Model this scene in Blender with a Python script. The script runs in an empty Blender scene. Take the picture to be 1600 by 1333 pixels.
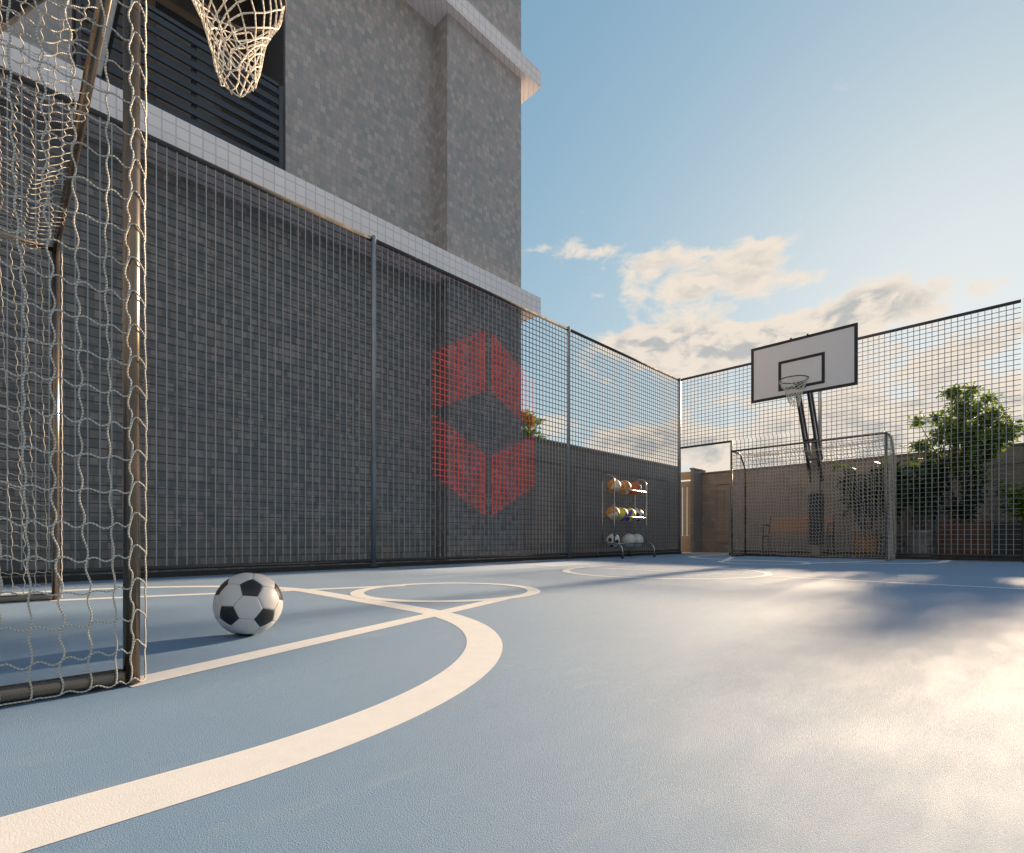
import bpy, math, random
import numpy as np
from mathutils import Vector, Matrix

random.seed(7)
rng = np.random.default_rng(7)
scene = bpy.context.scene
COL = scene.collection
PI = math.pi
S2 = math.sqrt(2)

# ------------------------------------------------------------------ node helpers
def new_mat(name):
    m = bpy.data.materials.new(name)
    m.use_nodes = True
    nt = m.node_tree
    b = nt.nodes['Principled BSDF']
    return m, nt, b

def link(nt, a, b):
    nt.links.new(a, b)

def put(nt, sock, v):
    if isinstance(v, bpy.types.NodeSocket):
        nt.links.new(v, sock)
    else:
        sock.default_value = v

def M(nt, op, a, b=0.0, c=None, clamp=False):
    n = nt.nodes.new('ShaderNodeMath'); n.operation = op; n.use_clamp = clamp
    put(nt, n.inputs[0], a); put(nt, n.inputs[1], b)
    if c is not None: put(nt, n.inputs[2], c)
    return n.outputs[0]

def VM(nt, op, a, b=(0, 0, 0)):
    n = nt.nodes.new('ShaderNodeVectorMath'); n.operation = op
    put(nt, n.inputs[0], a); put(nt, n.inputs[1], b)
    return n.outputs[0]

def MIX(nt, f, a, b, mode='MIX'):
    n = nt.nodes.new('ShaderNodeMix'); n.data_type = 'RGBA'; n.blend_type = mode
    put(nt, n.inputs[0], f)
    for s, v in ((n.inputs[6], a), (n.inputs[7], b)):
        if not isinstance(v, bpy.types.NodeSocket): v = (*v[:3], 1)
        put(nt, s, v)
    return n.outputs[2]

def NOISE(nt, vec, scale, detail=4, rough=0.55, dim='3D'):
    n = nt.nodes.new('ShaderNodeTexNoise'); n.noise_dimensions = dim
    if vec is not None: nt.links.new(vec, n.inputs['Vector'])
    n.inputs['Scale'].default_value = scale
    n.inputs['Detail'].default_value = detail
    n.inputs['Roughness'].default_value = rough
    return n.outputs['Fac']

def RANGE(nt, v, a, b, c=0.0, d=1.0, smooth=False):
    n = nt.nodes.new('ShaderNodeMapRange')
    n.interpolation_type = 'SMOOTHSTEP' if smooth else 'LINEAR'
    put(nt, n.inputs[0], v)
    for i, x in enumerate((a, b, c, d)): put(nt, n.inputs[i + 1], x)
    return n.outputs[0]

def BUMP(nt, h, strength=0.2, dist=0.01):
    n = nt.nodes.new('ShaderNodeBump')
    n.inputs['Strength'].default_value = strength
    n.inputs['Distance'].default_value = dist
    nt.links.new(h, n.inputs['Height'])
    return n.outputs[0]

def WPOS(nt):
    return nt.nodes.new('ShaderNodeNewGeometry').outputs['Position']

def OPOS(nt):
    return nt.nodes.new('ShaderNodeTexCoord').outputs['Object']

def SEP(nt, v):
    n = nt.nodes.new('ShaderNodeSeparateXYZ'); nt.links.new(v, n.inputs[0])
    return n.outputs

def COMB(nt, x, y, z=0.0):
    n = nt.nodes.new('ShaderNodeCombineXYZ')
    put(nt, n.inputs[0], x); put(nt, n.inputs[1], y); put(nt, n.inputs[2], z)
    return n.outputs[0]

def WHITE(nt, vec):
    n = nt.nodes.new('ShaderNodeTexWhiteNoise'); n.noise_dimensions = '3D'
    nt.links.new(vec, n.inputs['Vector'])
    return n.outputs

def simple(name, col, rough=0.6, metal=0.0, var=0.15, scale=8.0, bump=0.0, coat=0.0):
    m, nt, b = new_mat(name)
    p = OPOS(nt)
    n = NOISE(nt, p, scale, 5)
    lo = [c * (1 - var) for c in col]; hi = [min(1, c * (1 + var)) for c in col]
    link(nt, MIX(nt, RANGE(nt, n, .3, .7), lo, hi), b.inputs['Base Color'])
    b.inputs['Roughness'].default_value = rough
    link(nt, RANGE(nt, NOISE(nt, p, scale * 2.3, 4), .3, .7, rough * .85, min(1, rough * 1.15)), b.inputs['Roughness'])
    b.inputs['Metallic'].default_value = metal
    if coat: b.inputs['Coat Weight'].default_value = coat
    if bump: link(nt, BUMP(nt, NOISE(nt, p, scale * 12, 3), bump, .003), b.inputs['Normal'])
    return m

def tile_mat(name, w, h, cols, grout, gw=0.06, rough=0.6, big=0.25, gdepth=.3):
    """small tiles on any axis-aligned wall, random tone per tile"""
    m, nt, b = new_mat(name)
    s = SEP(nt, WPOS(nt))
    a = M(nt, 'SUBTRACT', s[0], s[1])
    v = COMB(nt, M(nt, 'DIVIDE', a, w), M(nt, 'DIVIDE', s[2], h))
    # uneven columns: every tile row is shifted by a random amount
    row = M(nt, 'FLOOR', M(nt, 'DIVIDE', s[2], h))
    sh = WHITE(nt, COMB(nt, row, 3.7))[0]
    ax = M(nt, 'ADD', M(nt, 'DIVIDE', a, w), M(nt, 'MULTIPLY', M(nt, 'GREATER_THAN', sh, .72), .5))
    cell = COMB(nt, M(nt, 'FLOOR', ax), row)
    r1 = WHITE(nt, cell)[0]
    r2 = WHITE(nt, VM(nt, 'FLOOR', VM(nt, 'MULTIPLY', cell, (.5, .34, 1))))[0]
    t = M(nt, 'ADD', M(nt, 'MULTIPLY', r1, 1 - big), M(nt, 'MULTIPLY', r2, big))
    rp = nt.nodes.new('ShaderNodeValToRGB')
    el = rp.color_ramp.elements
    n = len(cols)
    while len(el) < n: el.new(.5)
    for i, c in enumerate(cols):
        el[i].position = .12 + .76 * i / (n - 1); el[i].color = (*c, 1)
    link(nt, t, rp.inputs[0])
    fx = M(nt, 'FRACT', ax); fz = M(nt, 'FRACT', M(nt, 'DIVIDE', s[2], h))
    ex = M(nt, 'MINIMUM', fx, M(nt, 'SUBTRACT', 1, fx)); ez = M(nt, 'MINIMUM', fz, M(nt, 'SUBTRACT', 1, fz))
    e = M(nt, 'MINIMUM', M(nt, 'MULTIPLY', ex, w / h), ez)
    g = RANGE(nt, e, gw * .4, gw, 0, 1)
    st = NOISE(nt, COMB(nt, M(nt, 'MULTIPLY', a, 1.0), M(nt, 'MULTIPLY', s[2], .35)), 1.1, 6, .6)
    c = MIX(nt, g, grout, rp.outputs[0])
    c = MIX(nt, RANGE(nt, st, .45, .8, 0, .16), c, [x * .62 for x in cols[0]])
    link(nt, c, b.inputs['Base Color'])
    b.inputs['Roughness'].default_value = rough
    link(nt, RANGE(nt, r1, 0, 1, rough * .75, rough * 1.15), b.inputs['Roughness'])
    hgt = M(nt, 'ADD', M(nt, 'MULTIPLY', g, .6), M(nt, 'MULTIPLY', r1, .5))
    link(nt, BUMP(nt, hgt, gdepth, .004), b.inputs['Normal'])
    return m

def plain2(name, fn):
    m, nt, b = new_mat(name); fn(nt, b); return m

# ------------------------------------------------------------------ materials
def court_fn(nt, b):
    p = WPOS(nt)
    big = NOISE(nt, p, .9, 6, .6)
    mid = NOISE(nt, p, 7, 6, .65)
    fine = NOISE(nt, p, 340, 4, .75)
    scuff = NOISE(nt, VM(nt, 'MULTIPLY', p, (1.2, 4.0, 1)), 2.2, 8, .7)
    c = MIX(nt, RANGE(nt, big, .3, .7), COURT_A, COURT_B)
    c = MIX(nt, RANGE(nt, mid, .45, .8, 0, .35), c, COURT_C)
    c = MIX(nt, RANGE(nt, fine, .3, .75, 0, .30), c, (.05, .115, .23))
    c = MIX(nt, RANGE(nt, scuff, .55, .80, 0, .32), c, (.36, .38, .40))
    link(nt, c, b.inputs['Base Color'])
    r = M(nt, 'ADD', RANGE(nt, mid, .3, .75, .82, .94), RANGE(nt, scuff, .4, .7, -.04, .0))
    link(nt, r, b.inputs['Roughness'])
    b.inputs['Specular IOR Level'].default_value = COURT_SPEC
    b.inputs['Coat Weight'].default_value = 1.0
    link(nt, RANGE(nt, scuff, .35, .7, .74, .88), b.inputs['Coat Roughness'])
    b.inputs['Sheen Weight'].default_value = SHEEN; b.inputs['Sheen Roughness'].default_value = .62; b.inputs['Sheen Tint'].default_value = (1, .86, .70, 1)
    h = M(nt, 'ADD', M(nt, 'MULTIPLY', fine, .6), M(nt, 'MULTIPLY', NOISE(nt, p, 520, 3, .7), .9))
    bn_ = BUMP(nt, h, .58, .0042)
    link(nt, bn_, b.inputs['Normal']); link(nt, BUMP(nt, h, .8, .0078), b.inputs['Coat Normal'])

COURT_A = (.06, .195, .385)
COURT_B = (.08, .225, .405)
COURT_C = (.13, .235, .375)
COURT_SPEC = 1.0
SHEEN = .105

def line_fn(nt, b):
    p = WPOS(nt)
    w = NOISE(nt, p, 18, 7, .7)
    f = NOISE(nt, p, 210, 3, .7)
    c = MIX(nt, RANGE(nt, w, .35, .75), (.74, .745, .755), (.66, .67, .68))
    c = MIX(nt, RANGE(nt, f, .62, .8, 0, .35), c, (.35, .42, .5))
    link(nt, c, b.inputs['Base Color'])
    link(nt, RANGE(nt, w, .3, .7, .5, .65), b.inputs['Roughness'])
    link(nt, BUMP(nt, NOISE(nt, p, 480, 3, .7), .3, .0025), b.inputs['Normal'])

def paving_fn(nt, b):
    s = SEP(nt, WPOS(nt))
    v = COMB(nt, M(nt, 'DIVIDE', s[0], .6), M(nt, 'DIVIDE', s[1], .6))
    cell = VM(nt, 'FLOOR', v); fr = VM(nt, 'FRACTION', v)
    f = SEP(nt, fr)
    e = M(nt, 'MINIMUM', M(nt, 'MINIMUM', f[0], M(nt, 'SUBTRACT', 1, f[0])), M(nt, 'MINIMUM', f[1], M(nt, 'SUBTRACT', 1, f[1])))
    r = WHITE(nt, cell)[0]
    c = MIX(nt, r, (.42, .38, .33), (.50, .46, .41))
    c = MIX(nt, RANGE(nt, NOISE(nt, WPOS(nt), 9, 6), .4, .75, 0, .4), c, (.30, .27, .24))
    c = MIX(nt, RANGE(nt, e, .008, .014, 1, 0), c, (.16, .15, .14))
    link(nt, c, b.inputs['Base Color']); b.inputs['Roughness'].default_value = .7

def rope_mat(name, col, dark, freq=95.0):
    m, nt, b = new_mat(name)
    uv = nt.nodes.new('ShaderNodeUVMap').outputs[0]
    s = SEP(nt, uv)
    ph = M(nt, 'ADD', M(nt, 'MULTIPLY', s[0], freq), s[1])
    fr = M(nt, 'FRACT', ph)
    tri = M(nt, 'ABSOLUTE', M(nt, 'SUBTRACT', M(nt, 'MULTIPLY', fr, 2), 1))
    c = MIX(nt, RANGE(nt, tri, .1, .75, 1, 0), col, dark)
    c = MIX(nt, RANGE(nt, NOISE(nt, OPOS(nt), 6, 4), .4, .7, 0, .4), c, [x * .65 for x in col])
    link(nt, c, b.inputs['Base Color']); b.inputs['Roughness'].default_value = .75
    link(nt, BUMP(nt, M(nt, 'SUBTRACT', 1, tri), .7, .0012), b.inputs['Normal'])
    return m

def leaf_mat(name, a, c2, trans=.35):
    m, nt, b = new_mat(name)
    oi = WHITE(nt, VM(nt, 'FLOOR', VM(nt, 'MULTIPLY', OPOS(nt), (14, 14, 14))))[0]
    big = NOISE(nt, OPOS(nt), 3.0, 3)
    c = MIX(nt, oi, a, c2)
    c = MIX(nt, RANGE(nt, big, .5, .75, 0, .5), c, [min(1, x * 1.7) for x in c2])
    link(nt, c, b.inputs['Base Color'])
    b.inputs['Roughness'].default_value = .45
    out = nt.nodes['Material Output']
    t = nt.nodes.new('ShaderNodeBsdfTranslucent')
    link(nt, MIX(nt, .5, c, (.20, .28, .02)), t.inputs[0])
    mx = nt.nodes.new('ShaderNodeMixShader'); mx.inputs[0].default_value = trans
    link(nt, b.outputs[0], mx.inputs[1]); link(nt, t.outputs[0], mx.inputs[2])
    link(nt, mx.outputs[0], out.inputs[0])
    return m

def wood_fn(colA, colB, axis=1):
    def fn(nt, b):
        p = OPOS(nt)
        sc = (2.0, 30.0, 30.0) if axis == 0 else (30.0, 2.0, 30.0)
        g = NOISE(nt, VM(nt, 'MULTIPLY', p, sc), 1.5, 6, .65)
        link(nt, MIX(nt, RANGE(nt, g, .3, .7), colA, colB), b.inputs['Base Color'])
        b.inputs['Roughness'].default_value = .5
        link(nt, BUMP(nt, g, .2, .002), b.inputs['Normal'])
    return fn

def flute_fn(nt, b):
    s = SEP(nt, WPOS(nt))
    f = M(nt, 'FRACT', M(nt, 'DIVIDE', M(nt, 'ADD', s[0], s[1]), .045))
    t = M(nt, 'ABSOLUTE', M(nt, 'SUBTRACT', M(nt, 'MULTIPLY', f, 2), 1))
    c = MIX(nt, RANGE(nt, t, .55, .9), (.085, .088, .10), (.025, .026, .03))
    link(nt, c, b.inputs['Base Color']); b.inputs['Roughness'].default_value = .5
    link(nt, BUMP(nt, RANGE(nt, t, .4, .9, 1, 0), .8, .01), b.inputs['Normal'])

MAT = {}
MAT['court'] = plain2('blue_court_coating', court_fn)
MAT['line'] = plain2('cream_line_paint', line_fn)
MAT['paving'] = plain2('beige_paving', paving_fn)
MAT['wall_tile'] = tile_mat('grey_mosaic', .066, .078,
    [(.25, .262, .268), (.283, .287, .29), (.325, .298, .30), (.342, .312, .315), (.367, .335, .337), (.415, .378, .378)], (.275, .256, .258), .06, .55, .15)
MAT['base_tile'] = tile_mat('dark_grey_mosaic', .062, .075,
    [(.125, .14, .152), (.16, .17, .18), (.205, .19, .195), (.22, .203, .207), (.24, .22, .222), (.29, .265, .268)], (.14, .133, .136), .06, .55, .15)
MAT['cornice_tile'] = tile_mat('pale_square_tile', .105, .105,
    [(.72, .68, .71), (.74, .70, .73), (.77, .73, .75), (.73, .695, .73)], (.52, .49, .51), .075, .5, .2)
MAT['stone'] = tile_mat('brown_stone', .17, .085,
    [(.165, .145, .13), (.195, .168, .15), (.22, .19, .17), (.25, .215, .19)], (.14, .122, .11), .05, .7, .4)
MAT['stone_grey'] = tile_mat('grey_stone', .17, .085,
    [(.15, .15, .16), (.175, .172, .178), (.195, .188, .19), (.22, .21, .21)], (.14, .135, .135), .05, .7, .4)
MAT['coping'] = simple('dark_coping', (.10, .085, .075), .6)
MAT['steel'] = simple('brushed_goal_steel', (.19, .15, .12), .27, .9, .12, 5)
MAT['fence_steel'] = simple('galvanised_fence_steel', (.06, .058, .06), .85, 0, .15, 6)
MAT['fence_steel'].node_tree.nodes['Principled BSDF'].inputs['Specular IOR Level'].default_value = .2
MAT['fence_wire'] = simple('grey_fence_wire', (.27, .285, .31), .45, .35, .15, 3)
MAT['fence_wire_shaded'] = simple('shaded_fence_wire', (.055, .055, .06), .5, .2, .15, 3)  # side fence horizontals: shade of their undersides put into the colour
MAT['fence_wire_half_shaded'] = simple('half_shaded_fence_wire', (.15, .155, .16), .5, .2, .15, 3)  # end fence horizontals: painted less shaded, for the light angle there
MAT['fence_post'] = simple('painted_fence_post', (.22, .245, .28), .36, .5, .12, 6)
MAT['red_wire'] = simple('red_painted_wire', (.86, .13, .12), .45, 0, .1, 3)
MAT['pad'] = simple('dark_blue_pad', (.018, .022, .035), .5, 0, .2, 4, .2)
MAT['arm'] = simple('dark_bronze_arm', (.045, .045, .05), .4, .5, .2, 5)
MAT['pole'] = simple('grey_pole', (.24, .21, .185), .45, .3, .15, 4)
MAT['board'] = simple('white_board', (.66, .65, .67), .35, 0, .03, 2)
MAT['black'] = simple('black_paint', (.012, .012, .014), .45, 0, .2, 9)
MAT['ring'] = simple('dark_ring_steel', (.06, .05, .05), .35, .7, .2, 9)
MAT['rope'] = rope_mat('twisted_net_rope', (.62, .58, .52), (.27, .245, .215), 150)
MAT['hoop_rope'] = rope_mat('white_hoop_cord', (.80, .74, .64), (.52, .47, .40), 60)
MAT['chrome'] = simple('bright_rack_tube', (.36, .34, .32), .28, .95, .1, 5)
MAT['rubber'] = simple('black_rubber', (.02, .02, .02), .7)
MAT['slat'] = simple('dark_blue_slat', (.042, .048, .060), .45, .2, .15, 4)
MAT['flute'] = plain2('dark_fluted_panel', flute_fn)
MAT['interior'] = simple('dark_brown_interior', (.055, .042, .035), .6, 0, .25, 2)
MAT['interior_warm'] = simple('brown_timber_lining', (.11, .065, .035), .5, 0, .25, 2)
MAT['glass_dark'] = simple('dark_window_glass', (.02, .022, .026), .06, 0, .1, 2)
MAT['wood_pale'] = plain2('pale_gate_timber', wood_fn((.26, .18, .10), (.33, .24, .15)))
MAT['wood_bench'] = plain2('reddish_bench_timber', wood_fn((.34, .15, .075), (.46, .22, .12)))
MAT['bark'] = simple('grey_brown_bark', (.095, .07, .05), .85, 0, .35, 14, .6)
MAT['leaf'] = leaf_mat('bright_tree_leaf', (.075, .135, .016), (.15, .22, .03))
MAT['leaf_dark'] = leaf_mat('glossy_dark_leaf', (.014, .040, .012), (.03, .07, .018), .2)
MAT['leaf_far'] = leaf_mat('yellow_green_leaf', (.07, .12, .01), (.11, .15, .015))
MAT['corten'] = simple('rusty_planter_steel', (.085, .032, .016), .5, .35, .35, 5)
MAT['planter_dark'] = simple('dark_planter', (.018, .016, .015), .6, 0, .3, 6)
MAT['pot_grey'] = simple('pale_grey_pot', (.20, .19, .19), .5, 0, .15, 6)
MAT['pot_orange'] = simple('ochre_clay_pot', (.30, .14, .04), .6, 0, .2, 6)
MAT['soil'] = simple('dark_soil', (.03, .022, .016), .95, 0, .4, 30, .5)
MAT['ball_white'] = simple('white_ball_leather', (.56, .535, .53), .42, 0, .05, 4, .08)
MAT['ball_black'] = simple('black_ball_leather', (.016, .015, .017), .4, 0, .15, 6, .08)
MAT['seam'] = simple('grey_seam', (.20, .19, .18), .7)
MAT['bb_orange'] = simple('orange_pebbled_rubber', (.50, .20, .045), .55, 0, .12, 12, .3)
MAT['bb_red'] = simple('red_brown_rubber', (.44, .13, .045), .55, 0, .12, 12, .3)
MAT['bb_cream'] = simple('cream_rubber', (.66, .52, .36), .55, 0, .08, 12, .3)
MAT['vb_yellow'] = simple('yellow_leather', (.62, .56, .04), .45, 0, .08, 8)
MAT['vb_purple'] = simple('purple_blue_leather', (.07, .035, .38), .45, 0, .08, 8)

# ------------------------------------------------------------------ mesh builder
class MB:
    def __init__(s):
        s.v = []; s.f = []; s.m = []; s.uv = {}; s.smooth = False
    def quad(s, a, b, c, d, m=0):
        n = len(s.v); s.v += [tuple(a), tuple(b), tuple(c), tuple(d)]
        s.f.append((n, n + 1, n + 2, n + 3)); s.m.append(m)
    def box(s, x0, y0, z0, x1, y1, z1, m=0, bev=0.0, mat=None):
        if x0 > x1: x0, x1 = x1, x0
        if y0 > y1: y0, y1 = y1, y0
        if z0 > z1: z0, z1 = z1, z0
        n = len(s.v)
        pts = [(x0, y0, z0), (x1, y0, z0), (x1, y1, z0), (x0, y1, z0), (x0, y0, z1), (x1, y0, z1), (x1, y1, z1), (x0, y1, z1)]
        if mat is not None: pts = [tuple(mat @ Vector(p)) for p in pts]
        s.v += pts
        for q in ((0, 3, 2, 1), (4, 5, 6, 7), (0, 1, 5, 4), (1, 2, 6, 5), (2, 3, 7, 6), (3, 0, 4, 7)):
            s.f.append(tuple(n + i for i in q)); s.m.append(m)
        return s
    def poly(s, pts, z, m=0):
        n = len(s.v); s.v += [(x, y, z) for x, y in pts]
        s.f.append(tuple(range(n, n + len(pts)))); s.m.append(m)
    def tube(s, pts, r, sides=8, caps=True, m=0, closed=False, uv=False):
        P = np.asarray(pts, float); n = len(P)
        R = np.full(n, r, float) if np.isscalar(r) else np.asarray(r, float)
        if closed:
            T = np.roll(P, -1, 0) - np.roll(P, 1, 0)
        else:
            T = np.empty_like(P); T[1:-1] = P[2:] - P[:-2]; T[0] = P[1] - P[0]; T[-1] = P[-1] - P[-2]
        T /= np.linalg.norm(T, axis=1)[:, None] + 1e-12
        mean = T.mean(0) if not closed else np.array([0, 0, 1.])
        ref = np.array([0, 0, 1.]) if (closed or abs(T[:, 2]).max() < .8) else None
        if ref is None:
            c = [np.array([1., 0, 0]), np.array([0, 1., 0]), np.array([0, 0, 1.])]
            ref = min(c, key=lambda a: np.abs(T @ a).max())
        A = np.cross(T, ref); A /= np.linalg.norm(A, axis=1)[:, None] + 1e-12
        B = np.cross(A, T)
        k = sides + 1 if uv else sides
        th = np.linspace(0, 2 * PI, sides, endpoint=False)
        if uv: th = np.append(th, 2 * PI)
        base = len(s.v)
        V = P[:, None, :] + R[:, None, None] * (np.cos(th)[None, :, None] * A[:, None, :] + np.sin(th)[None, :, None] * B[:, None, :])
        s.v += [tuple(x) for x in V.reshape(-1, 3).tolist()]
        if uv:
            L = np.concatenate([[0], np.cumsum(np.linalg.norm(np.diff(P, axis=0), axis=1))])
            for i in range(n):
                for j in range(k): s.uv[base + i * k + j] = (L[i], j / sides)
        rings = n if closed else n - 1
        for i in range(rings):
            i2 = (i + 1) % n
            for j in range(sides):
                j2 = j + 1 if uv else (j + 1) % sides
                s.f.append((base + i * k + j, base + i * k + j2, base + i2 * k + j2, base + i2 * k + j)); s.m.append(m)
        if caps and not closed:
            s.f.append(tuple(base + j for j in range(sides))[::-1]); s.m.append(m)
            s.f.append(tuple(base + (n - 1) * k + j for j in range(sides))); s.m.append(m)
        return s
    def build(s, name, mats, parent=None, smooth=False, bevel=0.0, kind=None):
        me = bpy.data.meshes.new(name)
        me.from_pydata(s.v, [], s.f)
        if not isinstance(mats, (list, tuple)): mats = [mats]
        for mt in mats: me.materials.append(MAT[mt])
        if len(mats) > 1: me.polygons.foreach_set('material_index', s.m)
        if s.uv:
            ul = me.uv_layers.new(name='UVMap')
            li = np.empty(len(me.loops), np.int32); me.loops.foreach_get('vertex_index', li)
            arr = np.zeros((len(s.v), 2), np.float32)
            ks = np.fromiter(s.uv.keys(), int); arr[ks] = np.array(list(s.uv.values()), np.float32)
            ul.data.foreach_set('uv', arr[li].ravel())
        if smooth: me.polygons.foreach_set('use_smooth', [True] * len(me.polygons))
        me.update()
        o = bpy.data.objects.new(name, me); COL.objects.link(o)
        if parent is not None: o.parent = parent
        if bevel:
            b = o.modifiers.new('edge', 'BEVEL'); b.width = bevel; b.segments = 2; b.limit_method = 'ANGLE'
        if kind: o['kind'] = kind
        return o

def thing(name, label, cat, loc=(0, 0, 0), rz=0, group=None):
    o = bpy.data.objects.new(name, None); COL.objects.link(o)
    o.empty_display_size = .1
    o.location = loc; o.rotation_euler = (0, 0, rz)
    o['label'] = label; o['category'] = cat
    if group: o['group'] = group
    return o

def tag(o, label, cat, group=None, kind=None):
    o['label'] = label; o['category'] = cat
    if group: o['group'] = group
    if kind: o['kind'] = kind
    return o

def copy_tree(o, parent=None):
    c = o.copy(); COL.objects.link(c)
    if parent is not None: c.parent = parent
    for ch in list(o.children): copy_tree(ch, c)
    return c

# ------------------------------------------------------------------ camera and light
H = .34
cam_d = bpy.data.cameras.new('camera'); cam = bpy.data.objects.new('camera', cam_d); COL.objects.link(cam)
cam_d.sensor_width = 36; cam_d.lens = 18.0
cam_d.shift_y = (841 - 666.5) / 1600
cam_d.clip_end = 3000; cam_d.clip_start = .02
cam.location = (0, 0, H)
cam.rotation_euler = (PI / 2, 0, math.radians(-45))
scene.camera = cam

SUN_EL = math.radians(16.6); SUN_AZ = math.radians(2.3)      # azimuth measured from +X towards +Y
sdir = Vector((math.cos(SUN_EL) * math.cos(SUN_AZ), math.cos(SUN_EL) * math.sin(SUN_AZ), math.sin(SUN_EL)))
sl = bpy.data.lights.new('sun', 'SUN'); so = bpy.data.objects.new('sun', sl); COL.objects.link(so)
sl.energy = 5.0; sl.angle = math.radians(2.6); sl.color = (1.0, .73, .47)
so.rotation_euler = (-sdir).to_track_quat('-Z', 'Y').to_euler()
so.location = (20, 0, 12)

w = bpy.data.worlds.new('World'); scene.world = w; w.use_nodes = True
nt = w.node_tree; nt.nodes.clear()
out = nt.nodes.new('ShaderNodeOutputWorld'); bg = nt.nodes.new('ShaderNodeBackground')
sky = nt.nodes.new('ShaderNodeTexSky'); sky.sky_type = 'NISHITA'; sky.sun_disc = False
sky.sun_elevation = SUN_EL; sky.sun_rotation = PI / 2 - SUN_AZ
sky.altitude = 0; sky.air_density = 1.0; sky.dust_density = .9; sky.ozone_density = 2.0
SKY_STRENGTH = .15
bg.inputs[1].default_value = SKY_STRENGTH
dirv = nt.nodes.new('ShaderNodeTexCoord').outputs['Generated']
s = SEP(nt, dirv)
DEG = 180 / PI
az = M(nt, 'MULTIPLY', M(nt, 'ARCTAN2', s[1], s[0]), DEG)
el = M(nt, 'MULTIPLY', M(nt, 'ARCSINE', s[2]), DEG)
zz = M(nt, 'ADD', M(nt, 'MAXIMUM', s[2], 0.0), .16)
plan = COMB(nt, M(nt, 'DIVIDE', s[0], zz), M(nt, 'DIVIDE', s[1], zz), 0.0)
def warp(vec, amt, sc):
    n = nt.nodes.new('ShaderNodeTexNoise'); nt.links.new(vec, n.inputs['Vector']); n.inputs['Scale'].default_value = sc; n.inputs['Detail'].default_value = 3
    d = VM(nt, 'MULTIPLY', VM(nt, 'SUBTRACT', n.outputs['Color'], (.5, .5, .5)), (amt, amt, amt))
    return VM(nt, 'ADD', vec, d)
ae = COMB(nt, M(nt, 'MULTIPLY', az, .045), M(nt, 'MULTIPLY', el, .085), 0.0)
q = warp(ae, .22, 3.0)
puff = NOISE(nt, q, 4.6, 9, .58)
puff_up = NOISE(nt, VM(nt, 'ADD', q, (-.05, .08, 0)), 4.6, 6, .58)
def blob(a, e, ra, re, amp):
    da = M(nt, 'DIVIDE', M(nt, 'SUBTRACT', az, a), ra); de = M(nt, 'DIVIDE', M(nt, 'SUBTRACT', el, e), re)
    r2 = M(nt, 'ADD', M(nt, 'MULTIPLY', da, da), M(nt, 'MULTIPLY', de, de))
    return M(nt, 'MULTIPLY', M(nt, 'POWER', 2.718, M(nt, 'MULTIPLY', r2, -1.0)), amp * 1.18)
cov = None
BLOBS = [(39, 29.5, 3.5, 1.1, .24), (31, 27.8, 6, 1.7, .29), (24, 25.0, 7, 2.2, .30), (19, 27.5, 4, 1.6, .19), (16.5, 24, 4, 1.5, .16),
         (9.5, 20.6, 5, 1.9, .34), (13, 19.3, 9, 1.8, .37),
         (28, 19.8, 6.5, 3.0, .36), (22.5, 18.8, 6, 2.4, .33), (34, 20.8, 4, 1.5, .22), (38, 18.5, 3, 1.2, .14),
         (32, 10.5, 6, 1.8, .32), (41, 12.5, 4, 1.8, .24), (26, 9.5, 6, 2, .26), (14, 13, 12, 3, .22), (4, 15.8, 9, 1.6, .22),
         (4, 10, 14, 2.6, .30), (-12, 13, 12, 4, .24), (8, 7, 30, 2.5, .3), (44, 7, 8, 2, .25),
         (-95, 38, 48, 24, .34), (-160, 30, 30, 18, .30)]  # last row: unseen cloud banks behind the camera, added as neutral fill light
for bl in BLOBS:
    t = blob(*bl); cov = t if cov is None else M(nt, 'ADD', cov, t)
dens = RANGE(nt, M(nt, 'ADD', puff, cov), .655, .86, 0, 1, True)
thick = RANGE(nt, M(nt, 'ADD', puff, cov), .72, 1.02, 0, 1, True)
edge = RANGE(nt, M(nt, 'SUBTRACT', puff, puff_up), -.13, .09, 0, 1, True)
GAIN = 2 ** 1.7
K = 1.0 / SKY_STRENGTH / GAIN
def kk(c): return tuple(x * K for x in c)
CLOUD_LIT = (.92, .80, .67); CLOUD_GREY = (.50, .50, .49)
ccol = MIX(nt, M(nt, 'MULTIPLY', thick, M(nt, 'SUBTRACT', 1.08, edge), None, True), kk(CLOUD_LIT), kk(CLOUD_GREY))
# soft shoulder so that the glare round the sun stays within the exposure
TINT = VM(nt, 'MULTIPLY', sky.outputs[0], (.58, .835, .95))
KNEE = VM(nt, 'ADD', VM(nt, 'DIVIDE', TINT, tuple(x * K for x in (.90, .94, .96))), (1, 1, 1))
skyc = VM(nt, 'DIVIDE', TINT, KNEE)
final = MIX(nt, M(nt, 'MULTIPLY', dens, .92), skyc, ccol)
link(nt, final, bg.inputs[0]); link(nt, bg.outputs[0], out.inputs[0])

scene.view_settings.view_transform = 'Standard'
scene.view_settings.look = 'None'
scene.view_settings.gamma = 1
scene.view_settings.exposure = 1.7
scene.view_settings.use_curve_mapping = False
scene.render.engine = 'CYCLES'
scene.cycles.max_bounces = 8
scene.cycles.use_denoising = True

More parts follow.
